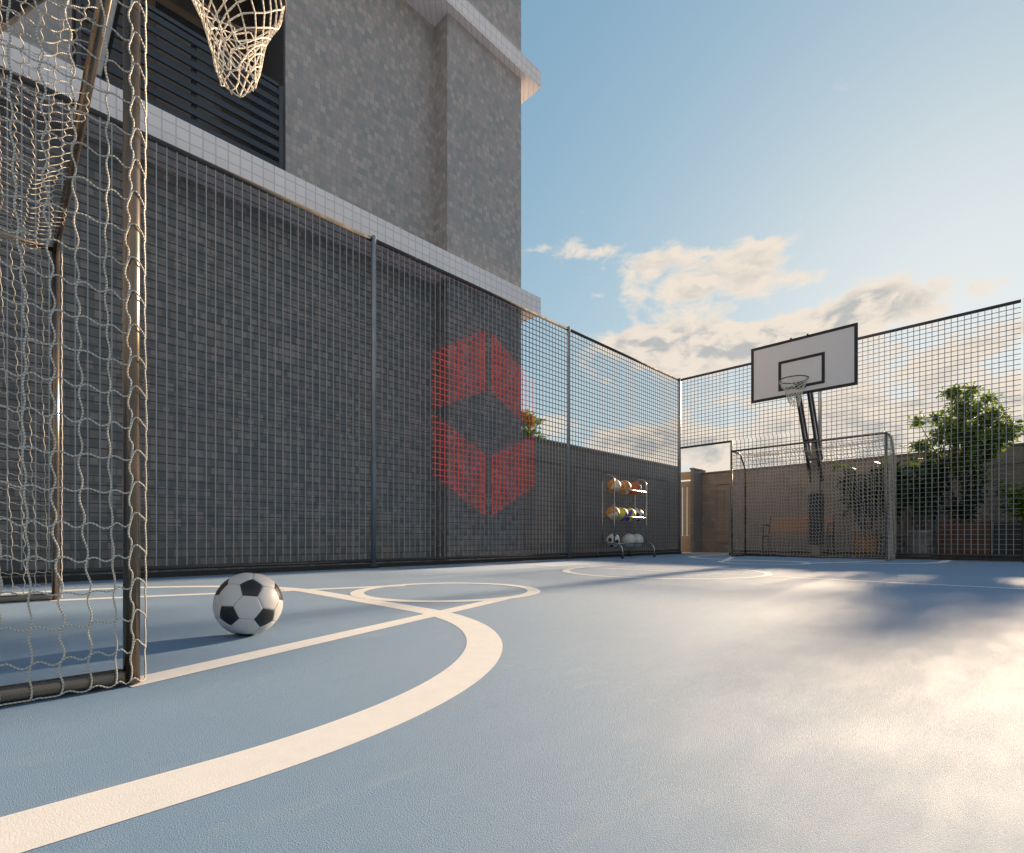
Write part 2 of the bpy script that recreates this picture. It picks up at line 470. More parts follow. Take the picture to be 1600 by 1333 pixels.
# ------------------------------------------------------------------ setting: ground, court, markings
XF, YF = 10.33, 5.24
CX, CY = 4.81, 2.61
mb = MB(); mb.quad((-300, -300, -.06), (300, -300, -.06), (300, 300, -.06), (-300, 300, -.06))
tag(mb.build('ground', 'paving'), 'beige paved ground beyond the court fences', 'ground', kind='structure')
mb = MB(); mb.box(-6, -9, -.055, XF + .02, YF + .02, 0)
tag(mb.build('court_floor', 'court'), 'blue coated sports court floor', 'court', kind='structure')
mb = MB(); mb.box(XF + .024, -9, -.055, 12.58, 6.0, -.012)
mb.box(5.62, YF + .024, -.055, XF + .02, 6.0, -.012)
tag(mb.build('paved_path', 'paving'), 'pale beige paved strip between the fence and the perimeter wall', 'path', kind='structure')

def arc(cx, cy, r, a0, a1, n=48):
    return [(cx + r * math.cos(a), cy + r * math.sin(a)) for a in np.linspace(a0, a1, n)]
def band(path_o, path_i, z):
    b = MB()
    for i in range(len(path_o) - 1):
        a, c, d, e = path_o[i], path_o[i + 1], path_i[i + 1], path_i[i]
        b.quad((*a, z), (*c, z), (*d, z), (*e, z))
    return b
def dline(r, ri):
    y0, y1 = 2.03, 3.19; xc = .2
    p = [(-1.2, y0 - r), (xc, y0 - r)] + arc(xc, y0, r, -PI / 2, 0)[1:] + arc(xc, y1, r, 0, PI / 2) + [(-1.2, y1 + r)]
    return p
def mir(p): return [(2 * CX - x, 2 * CY - y) for x, y in p]
def seg(a, b, w_, z):
    a = Vector(a); b = Vector(b); d = (b - a).normalized(); n = Vector((-d.y, d.x)) * w_ / 2
    m = MB(); m.quad((*(a + n), z), (*(b + n), z), (*(b - n), z), (*(a - n), z)); return m
def struct_line(b, name, label):
    tag(b.build(name, 'line'), label, 'court marking', kind='structure')
po, pi_ = dline(1.265, 0), dline(1.15, 0)
struct_line(band(po, pi_, .0008), 'goal_area_line', 'cream curved goal area line around the close goal')
struct_line(band(mir(po), mir(pi_), .0008), 'goal_area_line', 'cream curved goal area line around the distant goal')
for sgn in (0, 1):
    T = (lambda p: p) if sgn == 0 else (lambda p: mir([p])[0])
    wh = 'close' if sgn == 0 else 'distant'
    struct_line(seg(T((.20, 1.475)), T((2.05, 2.085)), .088, .0013), 'lane_line', f'slanting cream lane line, right side of the {wh} key')
    struct_line(seg(T((.20, 3.745)), T((2.05, 3.135)), .088, .0013), 'lane_line', f'slanting cream lane line, left side of the {wh} key')
    c0 = T((2.04, CY + .02))
    struct_line(band(arc(*c0, .60, 0, 2 * PI, 97), arc(*c0, .517, 0, 2 * PI, 97), .0018), 'free_throw_circle', f'small cream circle at the tip of the {wh} key')
struct_line(band(arc(CX, CY + .02, 1.02, 0, 2 * PI, 129), arc(CX, CY + .02, .945, 0, 2 * PI, 129), .0008), 'centre_circle', 'wide cream circle in the middle of the court')
struct_line(seg((4.84, -8.9), (4.84, 5.16), .055, .0013), 'halfway_line', 'straight cream line across the middle of the court')
struct_line(seg((9.40, -8.9), (9.40, .76), .045, .0018), 'end_line', 'thin cream line along the foot of the end fence')

# ------------------------------------------------------------------ building
YR, YP, YC = 5.69, 5.413, 5.30          # recessed wall, pier face, cornice face
XE, XCE, XP = 5.61, 5.93, 4.20          # end wall, cornice end, pier start
bx0, bx1 = .43, 2.20                    # balcony opening
ZC0, ZC1, ZU0, ZU1, ZT = 3.80, 4.065, 7.32, 7.58, 13.5
bl = thing('tiled_building', 'tall grey tiled building with two pale cornices behind the side fence', 'building', (0, YR, 0))
def L(b, x0, y0, z0, x1, y1, z1, m=0): b.box(x0, y0 - YR, z0, x1, y1 - YR, z1, m)
wl = MB()
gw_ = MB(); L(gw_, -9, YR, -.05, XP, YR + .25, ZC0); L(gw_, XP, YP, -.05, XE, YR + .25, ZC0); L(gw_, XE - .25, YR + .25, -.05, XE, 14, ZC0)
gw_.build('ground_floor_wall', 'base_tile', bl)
L(wl, -9, YR, ZC1, bx0, YR + .25, ZU0); L(wl, bx1, YR, ZC1, XP, YR + .25, ZU0); L(wl, XP, YP, ZC1, XE, YR + .25, ZU0)
L(wl, bx0, YR, 6.95, bx1, YR + .25, ZU0)
L(wl, -9, YR, ZU1, XP, YR + .25, ZT); L(wl, XP, YP, ZU1, XE, YR + .25, ZT)
L(wl, XE - .25, YR + .25, ZC1, XE, 14, ZU0); L(wl, XE - .25, YR + .25, ZU1, XE, 14, ZT)
L(wl, -9, YR + .25, ZT - .3, XE - .25, 14, ZT)
wl.build('wall', 'wall_tile', bl)
for z0, z1 in ((ZC0, ZC1), (ZU0, ZU1)):
    c = MB(); L(c, -9, YC, z0, XCE, YR + .25, z1); L(c, XE - .25, YR + .25, z0, XCE, 14, z1)
    c.build('cornice', 'cornice_tile', bl)
bal = MB()
L(bal, bx0 - .3, YR + .25, ZC0 + .02, bx1 + .3, 6.75, ZC1 - .01)
L(bal, bx0 - .3, 6.75, ZC0, bx1 + .3, 6.85, 7.2)
L(bal, bx0 - .3, YR + .25, 6.97, bx1 + .3, 6.75, 7.2)
o = bal.build('balcony_recess', 'interior', bl)
for xa, xb in ((bx1 - .014, bx1 - .002), (bx0 + .002, bx0 + .014)):       # fluted lining stands 2 mm proud inside the opening
    jb = MB(); L(jb, xa, YR + .012, ZC1 + .002, xb, 6.748, 6.948); jb.build('fluted_lining', 'flute', bl)
dr = MB(); L(dr, bx0 + .12, 6.70, ZC1, bx1 - .35, 6.748, 6.3)
drf = dr.build('balcony_door', 'interior_warm', bl)
gp = MB()
for a, b_ in ((bx0 + .2, 1.10), (1.2, bx1 - .43)): L(gp, a, 6.69, ZC1 + .1, b_, 6.698, 6.2)
gp.build('pane', 'glass_dark', drf)
rail = MB()
L(rail, bx1 - .10, YR - .085, ZC1 + .002, bx1 - .055, YR - .04, 5.17)
L(rail, bx0 + .02, YR - .085, ZC1 + .002, bx0 + .055, YR - .04, 5.17)
L(rail, 1.3, YR - .06, ZC1 + .002, 1.34, YR - .02, 5.12)
L(rail, bx0 + .055, YR - .075, 5.15, bx1 - .10, YR - .03, 5.19)
rl = rail.build('balcony_railing', 'slat', bl, bevel=.004)
for k in range(9):
    z = 4.15 + k * .113
    sb = MB()
    mt = Matrix.Translation((0, -.085, z)) @ Matrix.Rotation(math.radians(-14), 4, 'X')
    sb.box(bx0 + .057, -.008, 0, bx1 - .102, .010, .078, mat=mt)
    sb.build('slat', 'slat', rl)

# ------------------------------------------------------------------ perimeter walls
def frame_strip(b, axis, c, a0, a1, z0, z1, w_, out_):
    """rectangular moulding on a wall plane; axis 'y': wall face y=c facing -Y, axis 'x': face x=c facing -X"""
    def R(p0, q0, p1, q1):
        if axis == 'y': b.box(p0, c - out_, q0, p1, c + .01, q1)
        else: b.box(c - out_, p0, q0, c + .01, p1, q1)
    R(a0, z0, a1, z0 + w_); R(a0, z1 - w_, a1, z1); R(a0, z0 + w_, a0 + w_, z1 - w_); R(a1 - w_, z0 + w_, a1, z1 - w_)
YW, HW = 6.0, 2.08
pw = thing('perimeter_wall', 'dark grey stone wall with moulded panels behind the ball rack', 'wall', (8.9, YW, 0))
b = MB(); b.box(5.615 - 8.9, 0, -.05, 11.85 - 8.9, .2, HW - .05); b.build('wall_face', 'stone_grey', pw)
b = MB(); b.box(5.615 - 8.9, -.02, HW - .05, 11.87 - 8.9, .22, HW); b.build('coping', 'coping', pw)
for a0, a1 in ((6.30, 7.26), (7.52, 11.3)):
    b = MB(); frame_strip(b, 'y', 0, a0 - 8.9, a1 - 8.9, .20, 1.74, .035, .040)
    b.build('panel_moulding', 'stone_grey', pw)
    b = MB(); frame_strip(b, 'y', 0, a0 - 8.9 + .16, a1 - 8.9 - .16, .34, 1.58, .022, .012)
    b.build('panel_moulding', 'stone_grey', pw)
XW, HX = 12.6, 2.0
rw = thing('perimeter_wall', 'brown stone wall with moulded panels behind the bench and planters', 'wall', (XW, 0, 0))
b = MB(); b.box(0, -12, -.05, .2, 5.79, HX - .04); b.build('wall_face', 'stone', rw)
b = MB(); b.box(-.02, -12, HX - .04, .22, 5.79, HX); b.build('coping', 'coping', rw)
for a1, a0 in ((5.43, 3.55), (3.30, 1.45), (1.2, -.6), (-.9, -2.8)):
    b = MB(); frame_strip(b, 'x', 0, a0, a1, .22, 1.70, .035, .025); b.build('panel_moulding', 'stone', rw)
    b = MB(); frame_strip(b, 'x', 0, a0 + .2, a1 - .2, .38, 1.52, .022, .012); b.build('panel_moulding', 'stone', rw)
gp_ = thing('gate_pillar', 'narrow blue-grey stone pillar seen through the gate opening', 'pillar', (12.4, 5.9, 0))
b = MB(); b.box(-.24, -.108, -.05, .4, -.03, 2.04); b.build('shaft', 'stone_grey', gp_)
b = MB(); b.box(-.26, -.128, 2.042, .42, -.01, 2.09); b.build('cap', 'stone_grey', gp_, bevel=.006)
sg = thing('slatted_gate', 'pale timber slatted gate beside the stone pillar', 'gate', (12.3, 6.2, 0))
b = MB()
for k in range(5): b.box(.0, -.27 + k * .12, .402, .03, -.27 + k * .12 + .10, 1.638)
b.build('slats', 'wood_pale', sg, bevel=.004)
for za, zb in ((-.04, .40), (1.64, 1.78), (1.82, 2.02)):
    b = MB(); b.box(-.01, -.28, za, .04, .45, zb); b.build('rail', 'wood_pale', sg, bevel=.004)

# ------------------------------------------------------------------ mesh fences
FH = 3.76; CELL_H = .0755; CELL_V = .0735
def in_emblem(x, z):
    dx = abs(x - 4.78)
    if dx > .965: return False
    hi = 3.24 - (3.24 - 2.67) * dx / .965; lo = .61 + (1.14 - .61) * dx / .965
    if z > hi or z < lo: return False
    hh = .46 * (1 - dx / .99)
    if abs(z - 1.93) < hh: return False
    if dx < .05: return False
    return True
def wire(b, p, q, t, tn):
    """square bar between p and q; t half thickness"""
    (x0, y0, z0), (x1, y1, z1) = p, q
    b.box(min(x0, x1) - t[0], min(y0, y1) - t[1], min(z0, z1) - t[2], max(x0, x1) + t[0], max(y0, y1) + t[1], max(z0, z1) + t[2])
def mesh_bay(root, a0, a1, z0, z1, axis, emblem=None, off=0.0):
    b = MB()
    nv = max(1, round((a1 - a0) / CELL_H)); nh = max(1, round((z1 - z0) / CELL_V))
    A = [a0 + (a1 - a0) * i / nv for i in range(1, nv)]; Z = [z0 + (z1 - z0) * j / nh for j in range(1, nh)]
    tv, th = .0043, .0042
    def bar(bb, p0, q0, p1, q1, vert):
        n0 = len(bb.m)
        bar_(bb, p0, q0, p1, q1, vert)
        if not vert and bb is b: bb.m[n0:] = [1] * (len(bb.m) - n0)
    def bar_(bb, p0, q0, p1, q1, vert):
        if vert:
            if axis == 'x': bb.box(p0 - tv, off - .0035 - tv, q0, p0 + tv, off - .0035 + tv, q1)
            else: bb.box(off - .0035 - tv, p0 - tv, q0, off - .0035 + tv, p0 + tv, q1)
        else:
            if axis == 'x': bb.box(p0, off + .0035 - th, q0 - th, p1, off + .0035 + th, q0 + th)
            else: bb.box(off + .0035 - th, p0, q0 - th, off + .0035 + th, p1, q0 + th)
    if emblem is None:
        for a in A: bar(b, a, z0, a, z1, True)
        for z in Z: bar(b, a0, z, a1, z, False)
    else:
        e = MB()
        def run(stops, test, emit):
            cur = test(0); start = stops[0]
            for i in range(1, len(stops)):
                t_ = test(i) if i < len(stops) - 1 else None
                if t_ != cur:
                    emit(start, stops[i], cur); start = stops[i]; cur = t_
        for a in A:
            st = list(np.arange(z0, z1, .0184)) + [z1]
            run(st, lambda i: emblem(a, st[i] + .009), lambda p, q_, c: bar(e if c else b, a, p, a, q_, True))
        for z in Z:
            st = list(np.arange(a0, a1, .0189)) + [a1]
            run(st, lambda i: emblem(st[i] + .009, z), lambda p, q_, c: bar(e if c else b, p, z, q_, z, False))
        eo = e.build('red_emblem', 'red_wire', root); eo['label'] = 'red hexagonal emblem painted on the fence wires'
    b.build('mesh_panel', ['fence_wire', 'fence_wire_shaded' if axis == 'x' else 'fence_wire_half_shaded'], root)
def fpost(root, x, y, h=FH + .02, r=.031):
    b = MB(); b.tube([(x, y, 0), (x, y, h - .012), (x, y, h)], [r, r, r * .8], 14)
    p = b.build('post', 'fence_post', root, True)
    b = MB(); b.tube([(x, y, -.002), (x, y, .035), (x, y, .055)], [.052, .050, .036], 14)
    b.build('base_collar', 'fence_steel', p, True)
lf = thing('mesh_fence', 'long wire mesh fence with a red hexagonal emblem beside the building', 'fence', (0, YF, 0))
LP = [-4.05, -.52, 3.01, 6.54, XF]
for x in LP: fpost(lf, x, 0, r=.031 if x < 10 else .033)
for i in range(4):
    a0, a1 = LP[i] + .03, LP[i + 1] - .03
    mesh_bay(lf, a0, a1, .10, FH - .04, 'x', (lambda x, z: in_emblem(x, z)) if i == 2 else None)
    b = MB(); b.tube([(a0, 0, FH - .025), (a1, 0, FH - .025)], .024, 10); b.build('top_rail', 'fence_steel', lf, True)
    b = MB(); b.tube([(a0, 0, .085), (a1, 0, .085)], .020, 10); b.build('bottom_rail', 'fence_steel', lf, True)
    b = MB(); b.box(a0, -.012, .004, a1, .012, .05); b.build('dark_gap_strip', 'planter_dark', lf)  # dark box standing in for the dark gap under the bottom rail
rf = thing('mesh_fence', 'wire mesh fence with an open gateway across the end of the court', 'fence', (XF, 0, 0))
RP = [4.13, 2.57, -.028, -2.57, -5.14, -7.71]
for y in RP: fpost(rf, 0, y, r=.024 if y == 4.13 else .030, h=2.30 if y == 4.13 else FH + .02)
RB = [(2.57, 4.13), (0, 2.57), (-2.57, 0), (-5.14, -2.57), (-7.71, -5.14)]
mesh_bay(rf, 4.13, YF - .03, 2.28, FH - .04, 'y'); mesh_bay(rf, 2.60, 4.13, 2.28, FH - .04, 'y')
mesh_bay(rf, 2.60, 4.10, .10, 2.28, 'y')
for a0, a1 in RB[1:]: mesh_bay(rf, a0 + .03, a1 - .03, .10, FH - .04, 'y')
b = MB(); b.tube([(0, 2.60, FH - .025), (0, YF - .03, FH - .025)], .024, 10); b.build('top_rail', 'fence_steel', rf, True)
for a0, a1 in RB[1:]:
    b = MB(); b.tube([(0, a0 + .03, FH - .025), (0, a1 - .03, FH - .025)], .024, 10); b.build('top_rail', 'fence_steel', rf, True)
b = MB(); b.tube([(0, 4.15, 2.275), (0, YF - .03, 2.275)], .022, 10); b.build('gate_header', 'fence_steel', rf, True)
for a0, a1 in RB:
    b = MB(); b.tube([(0, a0 + .03, .085), (0, a1 - .03, .085)], .020, 10); b.build('bottom_rail', 'fence_steel', rf, True)
    b = MB(); b.box(-.012, a0 + .03, .004, .012, a1 - .03, .05); b.build('dark_gap_strip', 'planter_dark', rf)  # same dark stand-in for the gap below the rail

# ------------------------------------------------------------------ goals
GW, GH, GR = 1.146, 1.92, .0165
def net_strands(b, S, ns, nt_, ls, lt, aw, bw, r, sides=5, sub=7, edge=True):
    """S(s,t) maps cell coordinates to a point (arrays); strands wave in cell units and meet at every knot"""
    for i in range(ns + 1):
        t = np.linspace(0, nt_, nt_ * sub + 1)
        sarr = i + aw * np.sin(2 * PI * t) * (.85 + .3 * math.sin(i * 2.1)) * -1
        b.tube(S(sarr, t), r, sides, False, uv=True)
    for j in range(nt_ + 1):
        s_ = np.linspace(0, ns, ns * sub + 1)
        tarr = j + bw * np.sin(2 * PI * s_) * (.85 + .3 * math.sin(j * 1.7)) * -1
        b.tube(S(s_, tarr), r, sides, False, uv=True)
def wob(s, t, k, amp):
    return amp * (np.sin(s * .83 + t * .41 + k) + np.sin(s * .37 - t * .77 + 2.1 * k) * .8 + np.sin(s * 1.9 + t * 1.3 + k * 3) * .35)
def make_goal(label):
    g = thing('football_goal', label, 'goal', (9.404, CY, 0), 0, 'goals at the two ends of the court')
    for sg_ in (-1, 1):
        y = sg_ * GW
        b = MB(); b.tube([(0, y, .004), (0, y, GH + GR)], GR, 16); b.build('post', 'steel', g, True)
        b = MB(); b.tube([(GR, y, GH), (.38, y, GH), (.41, y, GH - .012), (.43, y, GH - .035), (.625, y, 1.66), (.64, y, 1.62), (.64, y, .05)], .014, 12)
        b.build('back_support', 'steel', g, True)
        b = MB(); b.box(GR * .5, y - .017, .003, .64, y + .017, .040)
        b.build('side_ground_bar', 'steel', g, True, bevel=.012)
    b = MB(); b.tube([(0, -GW, GH), (0, GW, GH)], GR, 16); b.build('crossbar', 'steel', g, True)
    b = MB(); b.tube([(.64, -GW, .022), (.64, GW, .022)], .016, 12); b.build('back_ground_bar', 'steel', g, True)
    b = MB(); R = .0018
    # side nets: columns every 43 mm from the post backwards, rows every 72 mm, leaning back towards the top
    for sg_ in (-1, 1):
        nsd, ntd = 15, 26
        def S(s, t, sg_=sg_):
            z = .012 + t / 26 * (GH - .012)
            lean = .036 * np.clip((z - .25) / 1.3, 0, 1.2)
            depth = np.interp(s, [0, 1, 2, 3, 15], [-.0265, .0065, .037, .081, .625])
            depth = depth + lean * np.clip((s - 1) / 2, 0, 1) * np.clip((15 - s) / 6, 0, 1)
            top = np.clip((depth - .43) / .21, 0, 1)
            z = .006 + t / 26 * (GH - .006 - top * .28)
            depth = depth + wob(s, t, 1.3 + sg_, .003) * np.clip(s, .3, 1)
            y = sg_ * (GW + .021) + wob(s, t, 4 + sg_, .0025)
            y = y - sg_ * .019 * np.clip(1 - 2.2 * s, 0, 1)
            z = z + wob(s, t, .3, .004)
            z = z + .020 * np.sqrt(np.maximum(0, np.sin(PI * np.clip(s, 0, 1)))) * (s < 1) * np.clip(t, 0, 1)
            return np.stack([depth, y, np.maximum(z, .007)], 1)
        net_strands(b, S, nsd, ntd, .0445, .0726, .085, .075, R * 1.05)
    # roof net, sagging between crossbar and back bend
    nx, ny = 10, 40
    def ST(s, t):
        x = s / nx * .43; y = -GW + t / ny * 2 * GW
        sag = .07 * np.sin(PI * np.clip(t / ny, 0, 1)) ** .6 * (.75 + .25 * np.sin(PI * s / nx)) + .03
        z = GH - sag * np.clip(.12 + s / 3.0, 0, 1)
        return np.stack([x + wob(s, t, 2, .004), y + wob(s, t, 5, .004), z + wob(s, t, 8, .006)], 1)
    net_strands(b, ST, nx, ny, .043, .05, .09, .09, R * .9)
    # back net: slanting top then hanging to the ground bar, bellied and uneven
    ny, nz = 46, 32
    def SB(s, t):
        y = -GW + s / ny * 2 * GW
        q_ = t / nz
        u_ = q_ * (1.62 + .35)
        x = np.where(u_ < 1.62, .64, .64 - (u_ - 1.62) / .35 * .21)
        z = np.where(u_ < 1.62, u_, 1.62 + (u_ - 1.62) / .35 * .28)
        belly = .03 * np.sin(PI * q_) * np.sin(PI * s / ny)
        sagz = -.06 * np.sin(PI * s / ny) ** 2 * np.sin(PI * q_)
        return np.stack([x + belly * -1 + wob(s, t, 3, .006), y + wob(s * .8, t, 6, .007), np.maximum(z + sagz + wob(s, t * .9, 9, .007), .012)], 1)
    net_strands(b, SB, ny, nz, .05, .06, .13, .13, R * 1.85, 4, 6)
    b.build('net', 'rope', g, True)
    return g
g1 = make_goal('steel goal with a rope net in front of the end fence and bench')
g2 = copy_tree(g1)
g2.location = (.216, CY, 0); g2.rotation_euler = (0, 0, PI)
g2['label'] = 'steel goal cut off by the picture edge, its rope net close to the camera'

# ------------------------------------------------------------------ basketball hoops
RING_Z = 2.86; RING_R = .206; RING_X = -.385
def make_hoop(label):
    h = thing('basketball_hoop', label, 'hoop', (9.30, CY, 0), 0, 'hoops at the two ends of the court')
    W2, z0, z1 = .785, 2.70, 3.645
    b = MB(); b.box(0, -W2, z0, .032, W2, z1); bd = b.build('backboard', 'board', h, bevel=.003)
    b = MB()
    t = .042
    b.box(-.003, -W2 - .003, z0 - .003, .036, W2 + .003, z0 + t); b.box(-.003, -W2 - .003, z1 - t, .036, W2 + .003, z1 + .003)
    b.box(-.003, -W2 - .003, z0 + t, .036, -W2 + t, z1 - t); b.box(-.003, W2 - t, z0 + t, .036, W2 + .003, z1 - t)
    fr = MB()
    fr.box(-.004, -W2 - .004, z0 - .004, .033, W2 + .004, z0 + t); fr.box(-.004, -W2 - .004, z1 - t, .033, W2 + .004, z1 + .004)
    fr.box(-.004, -W2 - .004, z0 + t, .033, -W2 + t, z1 - t); fr.box(-.004, W2 - t, z0 + t, .033, W2 + .004, z1 - t)
    fr = MB()
    e = .004
    for (ya, yb, za, zb) in ((-W2 - e, W2 + e, z0 - e, z0 + t), (-W2 - e, W2 + e, z1 - t, z1 + e), (-W2 - e, -W2 + t, z0 + t, z1 - t), (W2 - t, W2 + e, z0 + t, z1 - t)):
        fr.box(-.004, ya, za, .010, yb, zb)
    fr.build('border', 'black', bd)
    sq = MB(); a0, a1, c0, c1, t = -.345, .345, 2.815, 3.315, .046
    for (ya, yb, za, zb) in ((a0, a1, c0, c0 + t), (a0, a1, c1 - t, c1), (a0, a0 + t, c0 + t, c1 - t), (a1 - t, a1, c0 + t, c1 - t)):
        sq.box(-.003, ya, za, .001, yb, zb)
    sq.build('target_square', 'black', bd)
    for y in (-.09, .16):
        b = MB(); b.tube([(.03, y, z1 - .02), (.03, y, z1 + .028), (.03, y, z1 + .036)], [.016, .016, .009], 8); b.build('bolt', 'black', bd, True)
    th = np.linspace(0, 2 * PI, 48, endpoint=False)
    b = MB(); b.tube(np.stack([RING_X + RING_R * np.cos(th), RING_R * np.sin(th), np.full(48, RING_Z)], 1), .0085, 8, closed=True)
    rg = b.build('ring', 'ring', h, True)
    b = MB()
    b.box(-.012, -.08, RING_Z - .06, -.0045, .08, RING_Z + .035)
    for y in (-.06, .06): b.tube([(-.012, y, RING_Z - .005), (-.09, y, RING_Z - .005), (RING_X + .2, y * 1.2, RING_Z - .002)], .008, 8)
    b.tube([(-.012, 0, RING_Z - .05), (RING_X + RING_R, 0, RING_Z - .004)], .008, 8)
    b.build('bracket', 'ring', rg, True)
    # cord net: twisted funnel
    b = MB(); NC, NR = 14, 11
    def node(r, k):
        f = r / NR
        rad = RING_R * (1 - .18 * f) * (1 - .42 * min(1, f * 1.7) ** 1.1) if f < .6 else None
        prof = [(0, 1), (.12, .95), (.25, .82), (.42, .67), (.6, .57), (.78, .49), (.9, .42), (1, .36)]
        for (fa, ra), (fb, rb) in zip(prof, prof[1:]):
            if fa <= f <= fb: rad = RING_R * (ra + (rb - ra) * (f - fa) / (fb - fa)); break
        a = 2 * PI * (k + r * .5) / NC + .35 * math.sin(f * 5) + .06 * math.sin(k * 2.3 + r)
        z = RING_Z - .004 - .40 * f + .012 * math.sin(k * 1.9 + r * 1.3) * (f > .05)
        x = RING_X + rad * math.cos(a) - .018 * f * f; y = rad * math.sin(a) * (1 - .1 * f) - .025 * f * f
        return np.array((x, y, z - .02 * f * math.sin(a + 2.2)))
    for k in range(NC):
        for dk in (0, -1):
            pts = []; kk_ = k
            for r in range(NR + 1):
                pts.append(node(r, kk_)); kk_ += dk
            P = []
            for p, q_ in zip(pts, pts[1:]):
                P += [p, p * .5 + q_ * .5]
            P.append(pts[-1])
            b.tube(np.array(P), .0032, 5, False, uv=True)
    for k in range(NC):
        a, c = node(NR, k), node(NR, k + 1)
        b.tube(np.array([a, (a + c) / 2 - np.array([0, 0, .004]), c]), .0032, 5, False, uv=True)
    b.build('hoop_net', 'hoop_rope', rg, True)
    # arms: two side frames, each a front and a rear bar, tied across
    am = None
    for y in (.085, -.085):
        b = MB()
        def bar(p, q_, w2, d2):
            p = Vector(p); q_ = Vector(q_); d = (q_ - p); L_ = d.length
            mt = Matrix.Translation(p) @ d.to_track_quat('Z', 'Y').to_matrix().to_4x4()
            b.box(-w2, -d2, 0, w2, d2, L_, mat=mt)
        bar((.085, y, 2.76), (.90, y, 1.34), .019, .034)
        b.build('front_arm', 'arm', h, bevel=.003)
        b = MB(); bar((.085, y * 1.02, 3.08), (.90, y * 1.02, 1.72), .014, .022)
        b.build('rear_arm', 'arm', h, bevel=.003)
    b = MB()
    b.box(.0325, -.13, 2.72, .075, .13, 3.15); b.box(.075, -.105, 2.74, .115, .105, 2.80); b.box(.075, -.105, 3.0, .115, .105, 3.1)
    b.build('mounting_bracket', 'arm', h, bevel=.002)
    for p in ((.50, 2.02, .016), (.69, 1.70, .018)):
        b = MB(); b.tube([(p[0], -.085, p[1]), (p[0], .085, p[1])], p[2], 8); b.build('arm_tie', 'arm', h, True)
    b = MB(); b.box(.80, -.062, .01, .93, .062, 2.08); b.build('pole', 'pole', h, bevel=.008)
    b = MB(); b.box(.765, -.10, .22, .965, .10, 1.13); b.build('pole_padding', 'pad', h, bevel=.02)
    b = MB(); b.box(.74, -.14, .004, .99, .14, .03); b.build('base_plate', 'arm', h, bevel=.004)
    return h
h1 = make_hoop('white backboard with black border on a cranked pole behind the goal')
h1.location = (9.30, CY - .02, 0)
h2 = copy_tree(h1)
h2.location = (.376, CY - .06, 0); h2.rotation_euler = (0, 0, PI)
h2['label'] = 'hoop mostly above the picture, its white net hanging before the louvred balcony'

# ------------------------------------------------------------------ balls
def ico_dirs():
    p = (1 + 5 ** .5) / 2
    V = [Vector(v).normalized() for v in [(0, s1, s2 * p) for s1 in (1, -1) for s2 in (1, -1)] + [(s1, s2 * p, 0) for s1 in (1, -1) for s2 in (1, -1)] + [(s2 * p, 0, s1) for s1 in (1, -1) for s2 in (1, -1)]]
    F = []
    for i in range(12):
        for j in range(i + 1, 12):
            for k in range(j + 1, 12):
                if V[i].dot(V[j]) > .4 and V[j].dot(V[k]) > .4 and V[i].dot(V[k]) > .4: F.append((i, j, k))
    return V, F
ICOV, ICOF = ico_dirs()
def soccer_mesh(name, R, n=6, colours=('ball_white', 'ball_black', 'seam'), rot=None):
    V, F = ICOV, ICOF
    faces = []
    for i in range(12):                               # pentagons
        nb = [j for j in range(12) if j != i and V[i].dot(V[j]) > .4]
        faces.append(([V[i] * (2 / 3) + V[j] * (1 / 3) for j in nb], V[i], 1))
    for f in F:
        pts = []
        for a in f:
            for c in f:
                if a != c: pts.append(V[a] * (2 / 3) + V[c] * (1 / 3))
        faces.append((pts, sum((V[a] for a in f), Vector()).normalized(), 0))
    b = MB()
    for pts, c, mi in faces:
        x = (pts[0] - c * pts[0].dot(c)).normalized(); y = c.cross(x)
        pts = sorted(pts, key=lambda p: math.atan2(p.dot(y), p.dot(x)))
        cen = sum(pts, Vector()) / len(pts)
        m_ = len(pts)
        rings = [0] + [(k / n) * .955 for k in range(1, n + 1)] + [.985, 1.0]
        prev = None
        for ri, f_ in enumerate(rings):
            row = []
            per = 1 if f_ == 0 else 6
            for k in range(m_):
                for e in range(per if f_ else (1 if k == 0 else 0)):
                    p = pts[k].lerp(pts[(k + 1) % m_], e / per)
                    q_ = cen.lerp(p, f_).normalized()
                    rr = R * (1.0 if f_ < .96 else (.994 if f_ < .99 else .984))
                    if rot is not None: q_ = rot @ q_
                    row.append(len(b.v)); b.v.append(tuple(q_ * rr))
            if prev is not None:
                L_ = len(row); mm = mi if f_ < .99 else 2
                for k in range(L_):
                    k2 = (k + 1) % L_
                    if len(prev) == 1: b.f.append((prev[0], row[k], row[k2]))
                    else: b.f.append((prev[k], row[k], row[k2], prev[k2]))
                    b.m.append(mm)
            prev = row
    return b
def sphere_mesh(R, classify, nu=64, nv=40, rot=None):
    b = MB()
    for j in range(nv + 1):
        for i in range(nu):
            th = PI * j / nv; ph = 2 * PI * i / nu
            p = Vector((math.sin(th) * math.cos(ph), math.sin(th) * math.sin(ph), math.cos(th)))
            b.v.append(tuple(((rot @ p) if rot is not None else p) * R))
    for j in range(nv):
        for i in range(nu):
            i2 = (i + 1) % nu
            th = PI * (j + .5) / nv; ph = 2 * PI * (i + .5) / nu
            p = (math.sin(th) * math.cos(ph), math.sin(th) * math.sin(ph), math.cos(th))
            b.f.append((j * nu + i, (j + 1) * nu + i, (j + 1) * nu + i2, j * nu + i2)); b.m.append(classify(*p))
    return b
